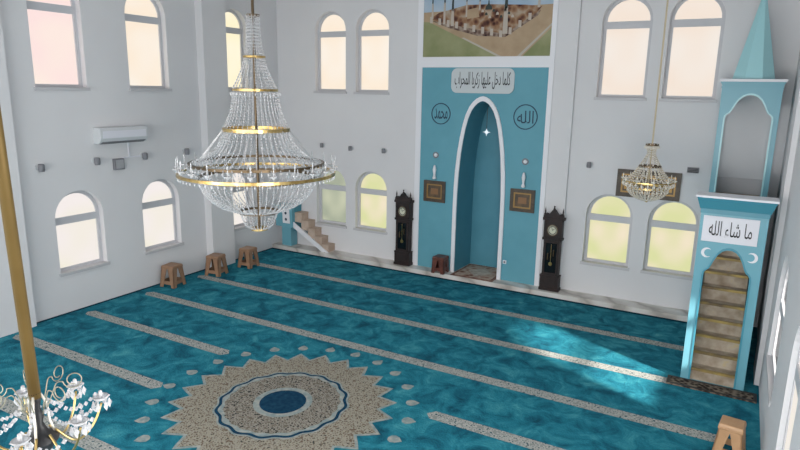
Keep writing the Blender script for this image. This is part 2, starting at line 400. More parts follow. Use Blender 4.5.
for cx, body, r, side in ((5.61, '\uFEAA\uFEE4\uFEA4\uFEE3', .28, 'left'), (7.92, '\uFEEA\uFEE0\uFEDF\u0627', .31, 'right')):
    q = MB()
    q.band([(r * math.cos(a), r * math.sin(a)) for a in (2 * PI * k / 40 for k in range(40))],
           [((r - .025) * math.cos(a), (r - .025) * math.sin(a)) for a in (2 * PI * k / 40 for k in range(40))], -.008, 0)
    t = thing('calligraphy_roundel', 'dark blue ring with calligraphy on the teal panel, upper %s of the arch' % side, 'roundel', (cx, BYF - .0125, 4.39), group='roundels beside the arch')
    q.build('ring', INKB, t)
    q = MB(); text_mesh(q, body, 0, 0, r * 1.35, r * 1.0, 0); q.build('lettering', INKB, t)
# plaque above the arch
pq = thing('calligraphy_plaque', 'pale rounded plaque with black calligraphy above the arch of the prayer niche', 'plaque', (6.74, BYF - .0125, 5.25))
def rrect(w, h, r, n=6):
    out = []
    for cx, cz, a0 in ((w / 2 - r, -h / 2 + r, -PI / 2), (w / 2 - r, h / 2 - r, 0), (-w / 2 + r, h / 2 - r, PI / 2), (-w / 2 + r, -h / 2 + r, PI)):
        out += [(cx + r * math.cos(a0 + PI / 2 * k / n), cz + r * math.sin(a0 + PI / 2 * k / n)) for k in range(n + 1)]
    return out
MB().prism(rrect(1.70, .62, .16), -.03, 0).build('board', PLAQ, pq)
q = MB(); text_mesh(q, '\uFE8F\uFE8D\uFEAE\uFEA4\uFEE4\uFEDF\u0627 \u0627\uFEF3\uFEAE\uFEDB\u0632 \uFE8E\uFEEC\uFEF4\uFEE0\uFECB \uFEDE\uFEA7\u062F \uFE8E\uFEE4\uFEE0\uFEDB', 0, .01, 1.5, .42, -.03)
q.build('lettering', INK, pq)

# mural
mu = thing('mural', 'large printed aerial view of a mosque courtyard with minarets above the prayer niche', 'mural', (0, BYF - .004, 0))
def mp(x, y): return (4.97 + (x / 4.7 - 21) * .0255 + .06, 5.87 + (57 - y / 4.7) * .0249)
q = MB()
def pp(poly, mi, lay): q.cur = mi; q.prism([mp(*p) for p in poly], -.008 - .0015 * lay, -.0015 * lay if lay == 0 else -.008)
q.cur = 0; q.box(5.03, 8.43, -.008, 0, 5.86, 8.25)
pp([(97, 62), (725, 50), (725, 272), (97, 272)], 2, 1)
pp([(97, 105), (130, 108), (480, 272), (97, 272)], 1, 2)
pp([(600, 272), (725, 150), (725, 272)], 1, 2)
pp([(300, 186), (312, 184), (500, 272), (478, 272)], 6, 3)
pp([(575, 272), (725, 130), (725, 140), (592, 272)], 6, 3)
pp([(130, 92), (180, 66), (320, 36), (430, 38), (600, 48), (676, 58), (640, 100), (515, 182), (380, 160), (230, 128)], 3, 3)
pp([(132, 98), (236, 122), (380, 150), (515, 172), (515, 186), (380, 178), (230, 138)], 4, 4)
pp([(515, 172), (672, 72), (660, 96), (515, 186)], 4, 4)
pp([(315, 60), (375, 50), (385, 92), (325, 100)], 2, 4)
for x in range(140, 640, 44):
    yb = 100 + (x - 130) * .21 if x < 515 else 178 - (x - 515) * .68
    pp([(x - 7, yb - 20), (x + 7, yb - 19), (x + 7, yb + 12), (x - 7, yb + 10)], 5, 5)
for x, y, wd in ((145, 92, 5), (208, 120, 6), (250, 130, 8), (320, 90, 4), (385, 60, 4), (512, 172, 12), (662, 62, 6)):
    pp([(x - wd, y), (x + wd, y), (x + wd * .75, 52 if wd > 6 else 20), (x - wd * .75, 52 if wd > 6 else 20)], 5, 6)
    pp([(x - wd * .6, 60 if wd > 6 else 24), (x + wd * .6, 60 if wd > 6 else 24), (x + wd * .4, -40), (x, -70), (x - wd * .4, -40)], 7, 6)
pp([(412, 62), (446, 62), (444, 48), (432, 36), (428, 8), (425, 36), (414, 48)], 7, 6)
for k in range(9):
    x = 400 + k * 18; y = 66 + (k % 3) * 14
    pp([(x - 7, y + 6), (x + 7, y + 6), (x + 5, y - 3), (x, y - 7), (x - 5, y - 3)], 7 if k % 2 else 5, 6)
q.build('print', [SKYB, LAWN, PLAZA, BROOF, BWALL, PALE, PATH, DOMEM], mu)

# framed pieces left and right of the niche, sconces over them
def picture(name, label, cx, cz, w, h, y, inner, centre, group=None, fw=.09):
    t = thing(name, label, 'picture', (cx, y, cz), group=group)
    O = [(-w / 2, -h / 2), (w / 2, -h / 2), (w / 2, h / 2), (-w / 2, h / 2)]
    sc2 = lambda k: [(x - math.copysign(k, x), z - math.copysign(k, z)) for x, z in O]
    MB().band(O, sc2(fw), -.05, 0).build('frame', FRAMEB, t)
    MB().band(sc2(fw), sc2(fw + .035), -.038, 0).build('slip', GOLDF, t)
    MB().prism(sc2(fw + .035), -.02, 0).build('canvas', inner, t)
    if centre: MB().prism(sc2(fw + .12), -.028, -.02).build('inset', centre, t)
    return t
picture('framed_plaque', 'small brown framed plaque with copper centre left of the niche', 5.50, 2.30, .64, .58, BYF - .013, PICB, PICC, 'plaques beside the niche')
picture('framed_plaque', 'small brown framed plaque with copper centre right of the niche', 7.98, 2.30, .64, .58, BYF - .013, PICB, PICC, 'plaques beside the niche')
pw = picture('framed_picture', 'wide dark brown framed picture between the far windows behind small chandelier', 10.90, 2.96, 1.38, .64, YB, PICB, None, fw=.1)
MB().box(-.52, -.33, -.028, -.02, -.14, .14).build('gilt_panel', GOLDF, pw)
MB().box(.33, .52, -.028, -.02, -.14, .14).build('gilt_panel', GOLDF, pw)
for cx, side in ((5.50, 'left'), (7.99, 'right')):
    t = thing('wall_sconce', 'slender white wall sconce above the framed plaque %s of the niche' % side, 'sconce', (cx, BYF - .013, 2.64), group='sconces beside the niche')
    MB().lathe([(.02, 0), (.055, .02), (.045, .06), (.025, .10), (.035, .17), (.05, .25), (.035, .33), (.02, .38)], (0, -.06, 0), 14).build('shade', TRIMW, t, True)
    MB().box(-.015, .015, -.03, 0, .05, .30).build('backplate', PLAST, t)
    t2 = thing('wall_rosette', 'tiny round grey rosette high above the %s sconce' % side, 'rosette', (cx, BYF - .013, 3.29), group='rosettes beside the niche')
    MB().lathe([(.085, 0), (.085, -.015), (.06, -.02), (.055, -.0)], (0, 0, 0), 18, 'y', closed=True).build('rim', PLASTG, t2)
    MB().lathe([(.05, 0), (.045, -.03), (.0, -.04)], (0, 0, 0), 14, 'y').build('lens', TRIMW, t2)
# star lamp hanging in the niche
t = thing('niche_lamp', 'little bright star shaped crystal lamp hanging inside the niche', 'lamp', (6.80, .62, 3.95))
MB().tube([(0, 0, .05), (0, 0, .62)], .006, 6).build('chain', BRASSD, t)
q = MB()
for k in range(8):
    a = 2 * PI * k / 8; L = .11 if k % 2 == 0 else .06
    q.tube([(0, 0, 0), (L * math.cos(a), 0, L * math.sin(a))], [.022, .002], 5)
GLOW = emis('lamp_glow', (.75, .9, 1), (.85, .95, 1), 1.1)
q.bead((0, 0, 0), .035); q.build('star', GLOW, t)
# socket right of the arch
t = thing('wall_socket', 'tiny white wall socket low on the teal panel right of the arch', 'socket', (7.60, BYF - .013, .62))
MB().box(-.05, .05, -.02, 0, -.05, .05).build('plate', WHITEP, t, bevel=.008)
MB().lathe([(.028, -.021), (.0, -.017)], (0, 0, 0), 12, 'y').build('insert', PLASTG, t)
# prayer rug
t = thing('prayer_rug', 'beige and rust prayer rug laid on the marble in front of the niche', 'rug', (6.80, .62, .12))
MB().prism([(-.60, -.64), (.60, -.64), (.56, .64), (-.56, .64)], 0, .012, 'xy').build('border', RUGR, t)
MB().prism([(-.52, -.56), (.52, -.56), (.48, .56), (-.48, .56)], .012, .015, 'xy').build('field', RUGB, t)
MB().prism([(-.34, 0), (0, -.42), (.34, 0), (0, .42)], .015, .018, 'xy').build('medallion', RUGC, t)

# ------------------------------------------------------------------ grandfather clocks
def clock():
    t = thing('grandfather_clock', '', 'clock', (0, 0, 0), group='grandfather clocks flanking the niche')
    m = MB(); m.box(-.27, .27, -.125, .125, 0, .07); m.box(-.25, .25, -.115, .115, .07, .36); m.box(-.26, .26, -.12, .12, .36, .40)
    m.box(-.19, .19, -.125, -.115, .12, .32); m.build('plinth', CLOCKW, t, bevel=.012)
    m = MB(); m.box(-.215, .215, -.10, .115, .40, 1.30)
    m.box(-.215, -.15, -.115, -.10, .40, 1.30); m.box(.15, .215, -.115, -.10, .40, 1.30); m.box(-.15, .15, -.115, -.10, .40, .47); m.box(-.15, .15, -.115, -.10, 1.23, 1.30)
    m.build('trunk', CLOCKW, t, bevel=.008)
    d = MB().box(-.15, .15, -.106, -.10, .47, 1.23).build('glass_door', CLOCKG, t)
    p = MB(); p.lathe([(.05, -.112), (.05, -.107)], (0, 0, .70), 16, 'y'); p.box(-.006, .006, -.111, -.107, .70, 1.2); p.build('pendulum', BRASS, t)
    for s in (-1, 1):
        w = MB(); w.lathe([(.018, 0), (.018, .16)], (s * .075, -.125, .86 + .05 * s), 10); w.build('weight', BRASSD, t)
    m = MB(); m.box(-.26, .26, -.12, .12, 1.30, 1.36); m.box(-.235, .235, -.10, .115, 1.36, 1.80); m.box(-.275, .275, -.125, .125, 1.80, 1.87)
    m.box(-.235, -.17, -.118, -.10, 1.36, 1.80); m.box(.17, .235, -.118, -.10, 1.36, 1.80)
    m.build('hood', CLOCKW, t, bevel=.008)
    dl = MB().lathe([(.125, -.10), (.125, -.112), (.0, -.112)], (0, 0, 1.56), 28, 'y').build('dial', DIAL, t)
    r = MB(); r.lathe([(.145, -.10), (.145, -.122), (.122, -.122), (.122, -.10)], (0, 0, 1.56), 28, 'y', closed=True); r.build('bezel', BRASSD, t)
    r = MB(); r.lathe([(.112, -.112), (.112, -.1145), (.088, -.1145), (.088, -.112)], (0, 0, 1.56), 28, 'y', closed=True)
    r.build('chapter_ring', bpy.data.materials.get('grey_ink') or mat('grey_ink', (.12, .12, .10), .6), t)
    r = MB(); r.tube([(0, -.117, 1.56), (.05, -.117, 1.60)], .006, 5); r.tube([(0, -.118, 1.56), (-.03, -.118, 1.645)], .005, 5); r.build('hands', INK, t)
    m = MB(); m.prism([(-.26, 1.87), (.26, 1.87), (.26, 1.93), (.20, 1.97), (.13, 1.95), (.08, 2.0), (.05, 2.05), (0, 2.08), (-.05, 2.05), (-.08, 2.0), (-.13, 1.95), (-.20, 1.97), (-.26, 1.93)], -.11, .0)
    m.build('crest', CLOCKW, t)
    for x, h in ((-.235, 2.13), (.235, 2.13), (0, 2.17)):
        b = 1.93 if x else 2.06
        MB().lathe([(.028, b - .03), (.034, b + .02), (.014, b + .05), (.022, b + .09), (.0, h)], (x, -.055, 0), 10).build('finial', CLOCKW, t, True)
    return t
ck = clock(); ck['label'] = 'dark carved grandfather clock standing on the ledge left of the niche'
ck.location = (4.63 * S, .19 * S, .12 * S); ck.scale = (.93, 1, 1)
dup(ck, 'dark carved grandfather clock standing on the ledge right of the niche', (8.86, .19, .12))

# ------------------------------------------------------------------ stools
def stool(label, loc, rz, mt, top=.155, base=.24, h=.55, group='plastic stools along the left wall'):
    t = thing('stool', label, 'stool', loc, rz, group)
    m = MB(); m.frustum(0, 0, h - .05, h, top + .012, top + .012, top - .004, top - .004); m.frustum(0, 0, h - .085, h - .05, top + .008, top + .008, top + .012, top + .012)
    m.build('seat', mt, t, bevel=.012)
    w = .125
    for i, j in ((-1, -1), (1, -1), (1, 1), (-1, 1)):
        m = MB()
        # two tapering webs making an L-section leg
        zt = h - .08; th = .022
        def P(s, z, off): k = base + (top - base) * z / zt; return s * (k - off)
        for ax in (0, 1):
            B = []; Tt = []
            for z, arr, ww in ((0, B, w * .75), (zt, Tt, w * 1.25)):
                o0, o1 = P((i, j)[ax], z, 0), P((i, j)[ax], z, ww)
                q0, q1 = P((j, i)[ax], z, 0), P((j, i)[ax], z, th)
                pts = [(o0, q0), (o1, q0), (o1, q1), (o0, q1)]
                arr += [(p[0], p[1], z) if ax == 0 else (p[1], p[0], z) for p in pts]
            m.hexa(B, Tt)
        m.build('leg', mt, t)
    for k in range(4):
        a = k * PI / 2; m = MB(); z0, z1 = .07, .16
        kk = base + (top - base) * .13 / (h - .08) - .012
        ww = kk - .04
        pts = []
        for z in (z0, z1):
            for x, y in ((-ww, kk - .018), (ww, kk - .018), (ww, kk), (-ww, kk)):
                pts.append((x * math.cos(a) - y * math.sin(a), x * math.sin(a) + y * math.cos(a), z))
        m.hexa(pts[:4], pts[4:]); m.build('rail', mt, t)
    return t
stool('tan plastic stool by left wall below the window, nearest of the three', (.40, -4.33, 0), .15, STOOL, top=.18, base=.225)
stool('tan plastic stool against the left wall pilaster, middle of the three', (.62, -3.05, 0), .2, STOOL, top=.18, base=.225)
stool('tan plastic stool standing out from the left wall, closest to the corner', (.82, -2.02, 0), .1, STOOL, top=.175, base=.22)
stool('caramel plastic stool on the carpet in front of the pulpit stairs', (13.05, -5.46, 0), -.12, STOOLB, top=.15, base=.20, h=.52, group=None)
stool('small reddish dark wooden stool on the ledge left of the niche', (5.86, .06, .12), 0.0, STOOLR, top=.165, base=.185, h=.46, group=None)

# ------------------------------------------------------------------ minbar (stepped pulpit)
GX0, GX1, GY = 12.22, 13.22, -3.2
GC = (GX0 + GX1) / 2
mb = thing('minbar', 'tall teal stepped pulpit with gate, stairs, canopy and spire on the right', 'pulpit', (GC, GY, 0))
def ogee(hw, z0, zs, top):
    pr = [(1.0, 0), (.98, .12), (.90, .20), (.80, .26), (.72, .38), (.62, .58), (.48, .78), (.30, .93), (.12, .99), (0, 1.0)]
    R = [(hw, z0)] + [(hw * a, zs + (top - zs) * b) for a, b in pr]
    L = [(-x, z) for x, z in R[-2::-1]]
    return R + L
q = MB(); sheet(q, [(-.5, 0), (.5, 0), (.5, 3.22), (-.5, 3.22)], [ogee(.36, .02, 1.98, 2.48)], 'xz', 0, .12)
q.build('gate', TEALM, mb)
MB().band(ogee(.375, .02, 1.98, 2.50), ogee(.345, .02, 1.98, 2.46), -.012, .0, close=False).build('gate_arch_trim', TEALD, mb)
q = MB(); q.box(-.51, .51, -.03, .15, 3.06, 3.14); q.frustum(0, .06, 3.14, 3.34, .52, .12, .58, .20)
q.build('cornice', TEALD, mb)
MB().box(-.60, .60, -.16, .28, 3.34, 3.375).build('cornice_cap', TRIMW, mb)
sg = MB().box(-.45, .38, -.02, 0, 2.58, 3.02).build('sign_board', WHITEP, mb)
q = MB(); text_mesh(q, '\uFEEA\uFEE0\uFEDF\u0627 \uFE80\uFE8E\uFEB7 \uFE8E\uFEE3', -.03, 2.81, .64, .27, -.02); q.build('lettering', INK, sg)
for s in (-1, 1):
    q = MB(); n = 18; cx, cz, R = s * .34, 2.38, .085
    o_ = [(cx + R * math.cos(a), cz + R * math.sin(a)) for a in [(.22 + 1.56 * k / n) * PI + 0 for k in range(n + 1)]]
    # crescent open towards +x (left one), mirrored for the right one
    oo = []; ii = []
    for k in range(n + 1):
        a = (.25 + 1.5 * k / n) * PI
        w = .045 * math.sin(PI * k / n) + .002
        oo.append((cx + (-s) * R * math.cos(a), cz + R * math.sin(a)))
        ii.append((cx + (-s) * (R - w) * math.cos(a), cz + (R - w) * math.sin(a)))
    q.band(oo, ii, -.012, 0, close=False); q.build('crescent', TRIMW, mb)
NS, RS, TS = 12, .245, .215
for k in range(NS):
    y0 = .05 + k * TS
    st = MB().box(-.37, .37, y0, .05 + NS * TS if k > NS - 2 else y0 + TS + .1, max(0, k * RS - .02), (k + 1) * RS - .035).build('step', STEPM, mb)
    MB().box(-.37, .37, y0 - .025, y0 + TS + .03, (k + 1) * RS - .035, (k + 1) * RS).build('tread', STEPM, st)
    MB().box(-.37, .37, y0 - .032, y0 + .02, (k + 1) * RS - .04, (k + 1) * RS + .004).build('nosing', NOSE, st)
ytop = .05 + NS * TS
yend = YB - GY - .005
MB().box(-.45, .45, ytop, yend - .02, NS * RS - .12, NS * RS).build('platform', STEPM, mb)
for s in (-1, 1):
    q = MB(); x0, x1 = sorted((s * .5, s * .40))
    q.prism([(.12, 0), (yend, 0), (yend, NS * RS + .0), (ytop - .1, NS * RS + .0), (ytop - .1, NS * RS + .02), (.12, .62)], x0, x1, 'yz')
    q.build('side_panel', TEALM, mb)
    q = MB(); q.tube([(s * .45, .12, .66), (s * .45, ytop - .1, NS * RS + .05)], .035, 8); q.build('handrail', TRIMW, mb)
cy0 = ytop - .06          # canopy front
q = MB(); CW = .52; zt0 = NS * RS
sheet(q, [(-CW, zt0), (CW, zt0), (CW, 5.14), (-CW, 5.14)], [ogee(.41, zt0 + .0001, 4.55, 5.03)], 'xz', cy0, cy0 + .07)
q.build('canopy_front', TEALM, mb)
MB().band(ogee(.43, zt0, 4.55, 5.05), ogee(.40, zt0, 4.55, 5.015), cy0 - .018, cy0, close=False).build('canopy_arch_trim', TEALL, mb)
for s in (-1, 1):
    q = MB(); x0, x1 = sorted((s * CW, s * (CW - .07)))
    q.box(x0, x1, yend - .12, yend, zt0, 5.14); q.box(x0, x1, cy0 + .07, yend - .12, 4.80, 5.14); q.box(x0, x1, cy0 + .07, yend - .12, zt0, zt0 + .5)
    q.build('canopy_side', TEALM, mb)
MB().box(-.44, .44, yend - .05, yend, zt0, zt0 + .33).build('bench_back', SILL, mb)
q = MB(); yc = (cy0 + yend) / 2; hd = (yend - cy0) / 2
q.box(-CW - .01, CW + .01, cy0 - .03, yend, 5.14, 5.19); q.frustum(0, yc, 5.19, 5.27, CW + .0, hd + .02, CW + .04, hd + .02)
q.build('canopy_cornice', TEALM, mb)
MB().box(-CW - .055, CW + .055, cy0 - .1, yend, 5.27, 5.32).build('canopy_cap', TRIMW, mb)
q = MB(); R0 = .40
q.add([(R0 * math.cos(PI / 8 + k * PI / 4) , yc - .1 + R0 * math.sin(PI / 8 + k * PI / 4), 5.32) for k in range(8)] + [(0, yc - .1, 7.08)], [(k, (k + 1) % 8, 8) for k in range(8)] + [tuple(range(8))[::-1]])
q.build('spire', TEALL, mb)
MB().lathe([(.0, 6.95), (.04, 7.0), (.05, 7.06), (.02, 7.12), (.035, 7.17), (.0, 7.3)], (0, yc - .1, 0), 12).build('finial', BRASS, mb, True)
t = thing('doormat', 'dark brown patterned mat on the carpet at the foot of the pulpit', 'mat', (12.72, -3.37, 0))
MB().box(-.70, .70, -.17, .155, .0025, .03).build('pile', MATD, t)
MB().band([(-.70, -.17), (.70, -.17), (.70, .155), (-.70, .155)], [(-.65, -.13), (.65, -.13), (.65, .115), (-.65, .115)], .03, .034, 'xy').build('border', DARK, t)

# ------------------------------------------------------------------ preacher's corner pulpit
t = thing('corner_lectern', 'small teal raised pulpit with beige side stairs in the far left corner', 'pulpit', (.49, .2, .12))
q = MB(); q.box(-.19, .17, -.12, .18, 0, .62); q.build('pedestal', TEALM, t)
q = MB(); q.hexa([(-.36, -.2, .62), (.30, -.2, .62), (.30, .2, .62), (-.36, .2, .62)], [(-.30, -.25, 1.26), (.33, -.25, 1.26), (.33, .2, 1.26), (-.30, .2, 1.26)])
q.build('pulpit_box', TEALM, t)
MB().box(-.38, .34, -.26, .21, 1.26, 1.30).build('top_rail', TEALD, t)
q = MB(); q.hexa([(-.06, -.235, .74), (.22, -.235, .74), (.22, -.21, .74), (-.06, -.21, .74)], [(-.06, -.262, 1.20), (.22, -.262, 1.20), (.22, -.24, 1.20), (-.06, -.24, 1.20)])
pn = q.build('ornament_panel', TRIMW, t, bevel=.02)
q = MB()
for z in (.87, 1.07):
    q.lathe([(.045, -.262 + (1.18 - z) * .05), (.0, -.268 + (1.18 - z) * .05)], (.08, 0, z), 12, 'y')
q.build('round_opening', INKB, pn)
STEPC = mat('pinkish_beige_carpet', (.50, .38, .30), .85, noise=(6, [(.3, (.44, .33, .26)), (.7, (.56, .44, .36))]))
for k in range(5):
    z = 1.10 - k * .22; x = .34 + k * .25
    st = MB().box(x, x + .27, -.13, .2, max(0, z - .30), z - .03).build('step', STEPC, t)
    MB().box(x, x + .28, -.13, .2, z - .03, z).build('tread', STEPC, st)
q = MB(); q.prism([(.30, .80), (.30, .62), (1.38, 0), (1.62, 0)], -.17, -.13, 'xz'); q.build('stringer', TRIMW, t)
q = MB(); q.prism([(.30, .80), (.30, .62), (1.38, 0), (1.62, 0)], .18, .215, 'xz'); q.build('stringer', TRIMW, t)
MB().box(.30, .34, -.13, .2, .5, 1.26).build('back_board', TEALD, t)

# ------------------------------------------------------------------ left wall fittings
t = thing('air_conditioner', 'white wall mounted air conditioner high on the left wall', 'air conditioner', (0, -5.29, 3.68))
prof = [(0, 0), (.16, 0), (.24, .05), (.27, .12), (.27, .30), (.24, .36), (0, .36)]
MB().prism([(p[0], p[1]) for p in prof], -.63, .63, 'xz').build('casing', PLAST, t, bevel=.015)
MB().prism([(.15, -.008), (.245, .045), (.235, .055), (.14, .0)], -.57, .57, 'xz').build('air_flap', PLASTG, t)
MB().box(.268, .275, -.57, .57, .13, .29).build('front_panel', WHITEP, t)
for k, (y, z, w) in enumerate([(-7.21, 3.29, 'above the nearest lower window'), (-5.94, 3.31, 'left of the grey switch box'), (-4.67, 3.32, 'right of the grey switch box'), (-3.38, 3.33, 'beside the big chandelier rim')]):
    t = thing('wall_spotlight', 'small grey spotlight on the left wall %s' % w, 'spotlight', (0, y, z), group='spotlights on the left wall')
    MB().lathe([(.07, 0), (.07, .03), (.04, .035)], (0, 0, 0), 14, 'x').build('mount', PLAST, t)
    MB().lathe([(.055, -.09), (.065, -.05), (.065, .05), (.05, .07)], (.11, 0, 0), 14).build('lamp_head', PLASTG, t)
    MB().tube([(.02, 0, 0), (.09, 0, 0)], .02, 8).build('arm', PLASTG, t)
t = thing('switch_box', 'square grey electrical box on the left wall under the air conditioner', 'electrical box', (0, -5.36, 3.18))
MB().box(0, .09, -.13, .13, -.13, .13).build('casing', PLASTG, t, bevel=.01)
MB().box(.09, .1, -.10, .10, -.10, .10).build('lid', mat('mid_grey_lid', (.36, .36, .38), .5), t)
t = thing('cable_conduit', 'thin pale conduit running along the left wall below the air conditioner', 'conduit', (0, -5.0, 3.3))
MB().box(0, .025, -.2, .27, 0, .03).build('run', WHITEP, t)
MB().box(0, .025, -.05, -.02, .03, .36).build('drop', WHITEP, t)
for x, z, w in ((1.70, 3.33, 'over the far left lower window'), (2.72, 3.30, 'between the two left lower windows'), (3.85, 3.30, 'next to the left grandfather clock'), (9.55, 3.33, 'beside the wide framed picture')):
    t = thing('wall_spotlight', 'small grey spotlight on the far wall %s' % w, 'spotlight', (x, YB, z), group='spotlights on the far wall')
    MB().lathe([(.065, 0), (.065, -.03), (.04, -.035)], (0, 0, 0), 14, 'y').build('mount', PLAST, t)
    MB().lathe([(.05, -.07), (.055, -.04), (.055, .04), (.045, .06)], (0, -.10, 0), 14).build('lamp_head', PLASTG, t)
    MB().tube([(0, -.02, 0), (0, -.08, 0)], .018, 8).build('arm', PLASTG, t)
t = thing('wall_vent', 'flat grey louvred fitting on the far wall left of the pulpit', 'vent', (11.80, YB, 3.37))
MB().box(-.12, .12, -.06, 0, -.06, .06).build('casing', PLASTG, t, bevel=.01)
q = MB()
for k in range(3): q.box(-.10, .10, -.072, -.06, -.042 + k * .032, -.026 + k * .032)
q.build('louvre', DARK, t)

# ------------------------------------------------------------------ chandeliers
def interp(key, t):
    n = len(key) - 1; x = t * n; i = min(int(x), n - 1); u = x - i
    return tuple(key[i][q] * (1 - u) + key[i + 1][q] * u for q in (0, 1))
def smooth_key(key, n=10):      # Catmull-Rom through (r, z)
    out = []
    K = [key[0]] + list(key) + [key[-1]]
    for i in range(len(key) - 1):
        p0, p1, p2, p3 = K[i:i + 4]
        for j in range(n):
            t = j / n
            out.append(tuple(.5 * (2 * p1[q] + (p2[q] - p0[q]) * t + (2 * p0[q] - 5 * p1[q] + 4 * p2[q] - p3[q]) * t * t + (3 * p1[q] - p0[q] - 3 * p2[q] + p3[q]) * t ** 3) for q in (0, 1)))
    return out + [tuple(key[-1])]
def strands(mb_, key, count, step, br, wire=.0035, ph=0):
    prof = smooth_key(key)
    for k in range(count):
        a = 2 * PI * (k + ph) / count; ca, sa = math.cos(a), math.sin(a)
        acc = 0
        mb_.cur = 1
        mb_.tube([(r * ca, r * sa, z) for r, z in prof[::3] + [prof[-1]]], wire, 3, cap=False)
        mb_.cur = 0
        for i in range(1, len(prof)):
            (r0, z0), (r1, z1) = prof[i - 1], prof[i]
            L = math.hypot(r1 - r0, z1 - z0)
            while acc < L:
                u = acc / L; r = r0 + (r1 - r0) * u; z = z0 + (z1 - z0) * u
                mb_.bead((r * ca, r * sa, z), br, br * 1.25); acc += step
            acc -= L
def gring(r, z, h, w, mt, name, par, n=64):
    return MB().lathe([(r - w, z), (r, z), (r, z + h), (r - w, z + h)], (0, 0, 0), n, closed=True).build(name, mt, par)
def stuff(o): o['kind'] = 'stuff'; return o

# big one over the medallion
Z0 = 3.0
ch = thing('chandelier', 'huge crystal chandelier with wide brass rim hanging over the carpet medallion', 'chandelier', (6.80, -8.10, Z0))
z = lambda q: q - Z0
MB().tube([(0, 0, z(3.02)), (0, 0, z(ZC))], .02, 8).build('rod', BRASSD, ch)
MB().lathe([(.0, z(8.86)), (.12, z(8.9)), (.16, z(ZC))], (0, 0, 0), 24).build('ceiling_rose', BRASS, ch, True)
gring(.09, z(5.90), .04, .03, BRASSD, 'crown_ring', ch, 32)
gring(.15, z(5.38), .025, .02, BRASS, 'tier_ring', ch, 32)
gring(.31, z(4.94), .03, .03, BRASS, 'tier_ring', ch, 40)
gring(.46, z(4.40), .045, .05, BRASS, 'tier_ring', ch, 48)
gring(.93, z(3.94), .035, .03, BRASSD, 'candle_ring', ch, 64)
gring(1.085, z(3.80), .038, .03, BRASS, 'rim', ch, 96)
gring(.82, z(3.74), .04, .03, BRASSD, 'bowl_ring', ch, 64)
gring(.28, z(3.25), .03, .03, BRASSD, 'bowl_foot_ring', ch, 40)
gring(.12, z(3.0), .035, .06, BRASS, 'basket_ring', ch, 32)
for k in range(12):
    a = 2 * PI * k / 12
    MB().tube([(.46 * math.cos(a), .46 * math.sin(a), z(4.42)), (.80 * math.cos(a), .80 * math.sin(a), z(4.0)), (1.07 * math.cos(a), 1.07 * math.sin(a), z(3.82))], .005, 5).build('spoke', WIRE, ch)
for nm, key, cnt, st_, br, ph in (
    ('top_crystal_strands', [(.09, z(5.92)), (.05, z(5.75)), (.08, z(5.5)), (.14, z(5.40))], 12, .045, .012, 0),
    ('upper_crystal_strands', [(.09, z(5.90)), (.10, z(5.6)), (.17, z(5.25)), (.30, z(4.97))], 24, .042, .012, 0),
    ('middle_crystal_strands', [(.30, z(4.95)), (.33, z(4.75)), (.38, z(4.58)), (.45, z(4.44))], 40, .042, .012, 0),
    ('flared_crystal_strands', [(.45, z(4.41)), (.54, z(4.20)), (.70, z(4.05)), (.92, z(3.96))], 48, .042, .014, .5),
    ('skirt_crystal_strands', [(.93, z(3.95)), (.90, z(3.86)), (.82, z(3.78))], 48, .04, .014, 0),
    ('bowl_crystal_strands', [(.82, z(3.75)), (.74, z(3.55)), (.55, z(3.37)), (.27, z(3.27))], 54, .042, .014, 0),
    ('basket_crystal_strands', [(.27, z(3.27)), (.23, z(3.16)), (.19, z(3.07)), (.11, z(3.02))], 26, .04, .013, 0)):
    q = MB(); strands(q, key, cnt, st_, br, ph=ph); stuff(q.build(nm, [CRYST, WIRE], ch))
q = MB()
for k in range(72):
    a = 2 * PI * k / 72
    for r, zz in ((1.07, z(3.77)), (.94, z(3.91))): q.bead((r * math.cos(a), r * math.sin(a), zz), .016, .03)
for k in range(30):
    a = 2 * PI * k / 30
    q.bead((.46 * math.cos(a), .46 * math.sin(a), z(4.36)), .016, .032); q.bead((.33 * math.cos(a), .33 * math.sin(a), z(4.90)), .014, .03)
stuff(q.build('crystal_drops', CRYST, ch))
for k in range(24):
    a = 2 * PI * (k + .5) / 24; r = 1.075
    q = MB(); cx, cy = r * math.cos(a), r * math.sin(a)
    q.lathe([(.010, z(3.85)), (.012, z(3.87)), (.05, z(3.90)), (.052, z(3.91)), (.014, z(3.905))], (cx, cy, 0), 10)
    cp = q.build('candle_cup', CRYST, ch, True)
    MB().lathe([(.008, z(3.90)), (.008, z(3.98)), (.006, z(3.99))], (cx, cy, 0), 8).build('candle', CRYST, cp, True)
    MB().lathe([(.0, z(3.98)), (.011, z(4.0)), (.008, z(4.03)), (.0, z(4.07))], (cx, cy, 0), 8).build('bulb', CRYST, cp, True)
# small one on the right
Z1 = 3.16
c2 = thing('chandelier', 'small golden crystal chandelier hanging before the right hand windows', 'chandelier', (11.31, -3.0, Z1 - .06))
z = lambda q: q - Z1
MB().tube([(0, 0, z(3.3)), (0, 0, z(ZC + .06))], .016, 6).build('rod', mat('pale_gold_chain', (.55, .47, .33), .4, metal=.4), c2)
MB().lathe([(.0, z(8.94)), (.10, z(8.98)), (.13, z(ZC + .06))], (0, 0, 0), 20).build('ceiling_rose', BRASS, c2, True)
gring(.11, z(4.18), .03, .025, BRASSD, 'crown_ring', c2, 24)
gring(.19, z(3.80), .03, .03, BRASSD, 'tier_ring', c2, 28)
gring(.43, z(3.54), .02, .02, BRASS, 'candle_ring', c2, 40)
gring(.34, z(3.42), .035, .03, BRASS, 'rim', c2, 40)
gring(.10, z(3.20), .02, .03, BRASSD, 'bowl_foot_ring', c2, 24)
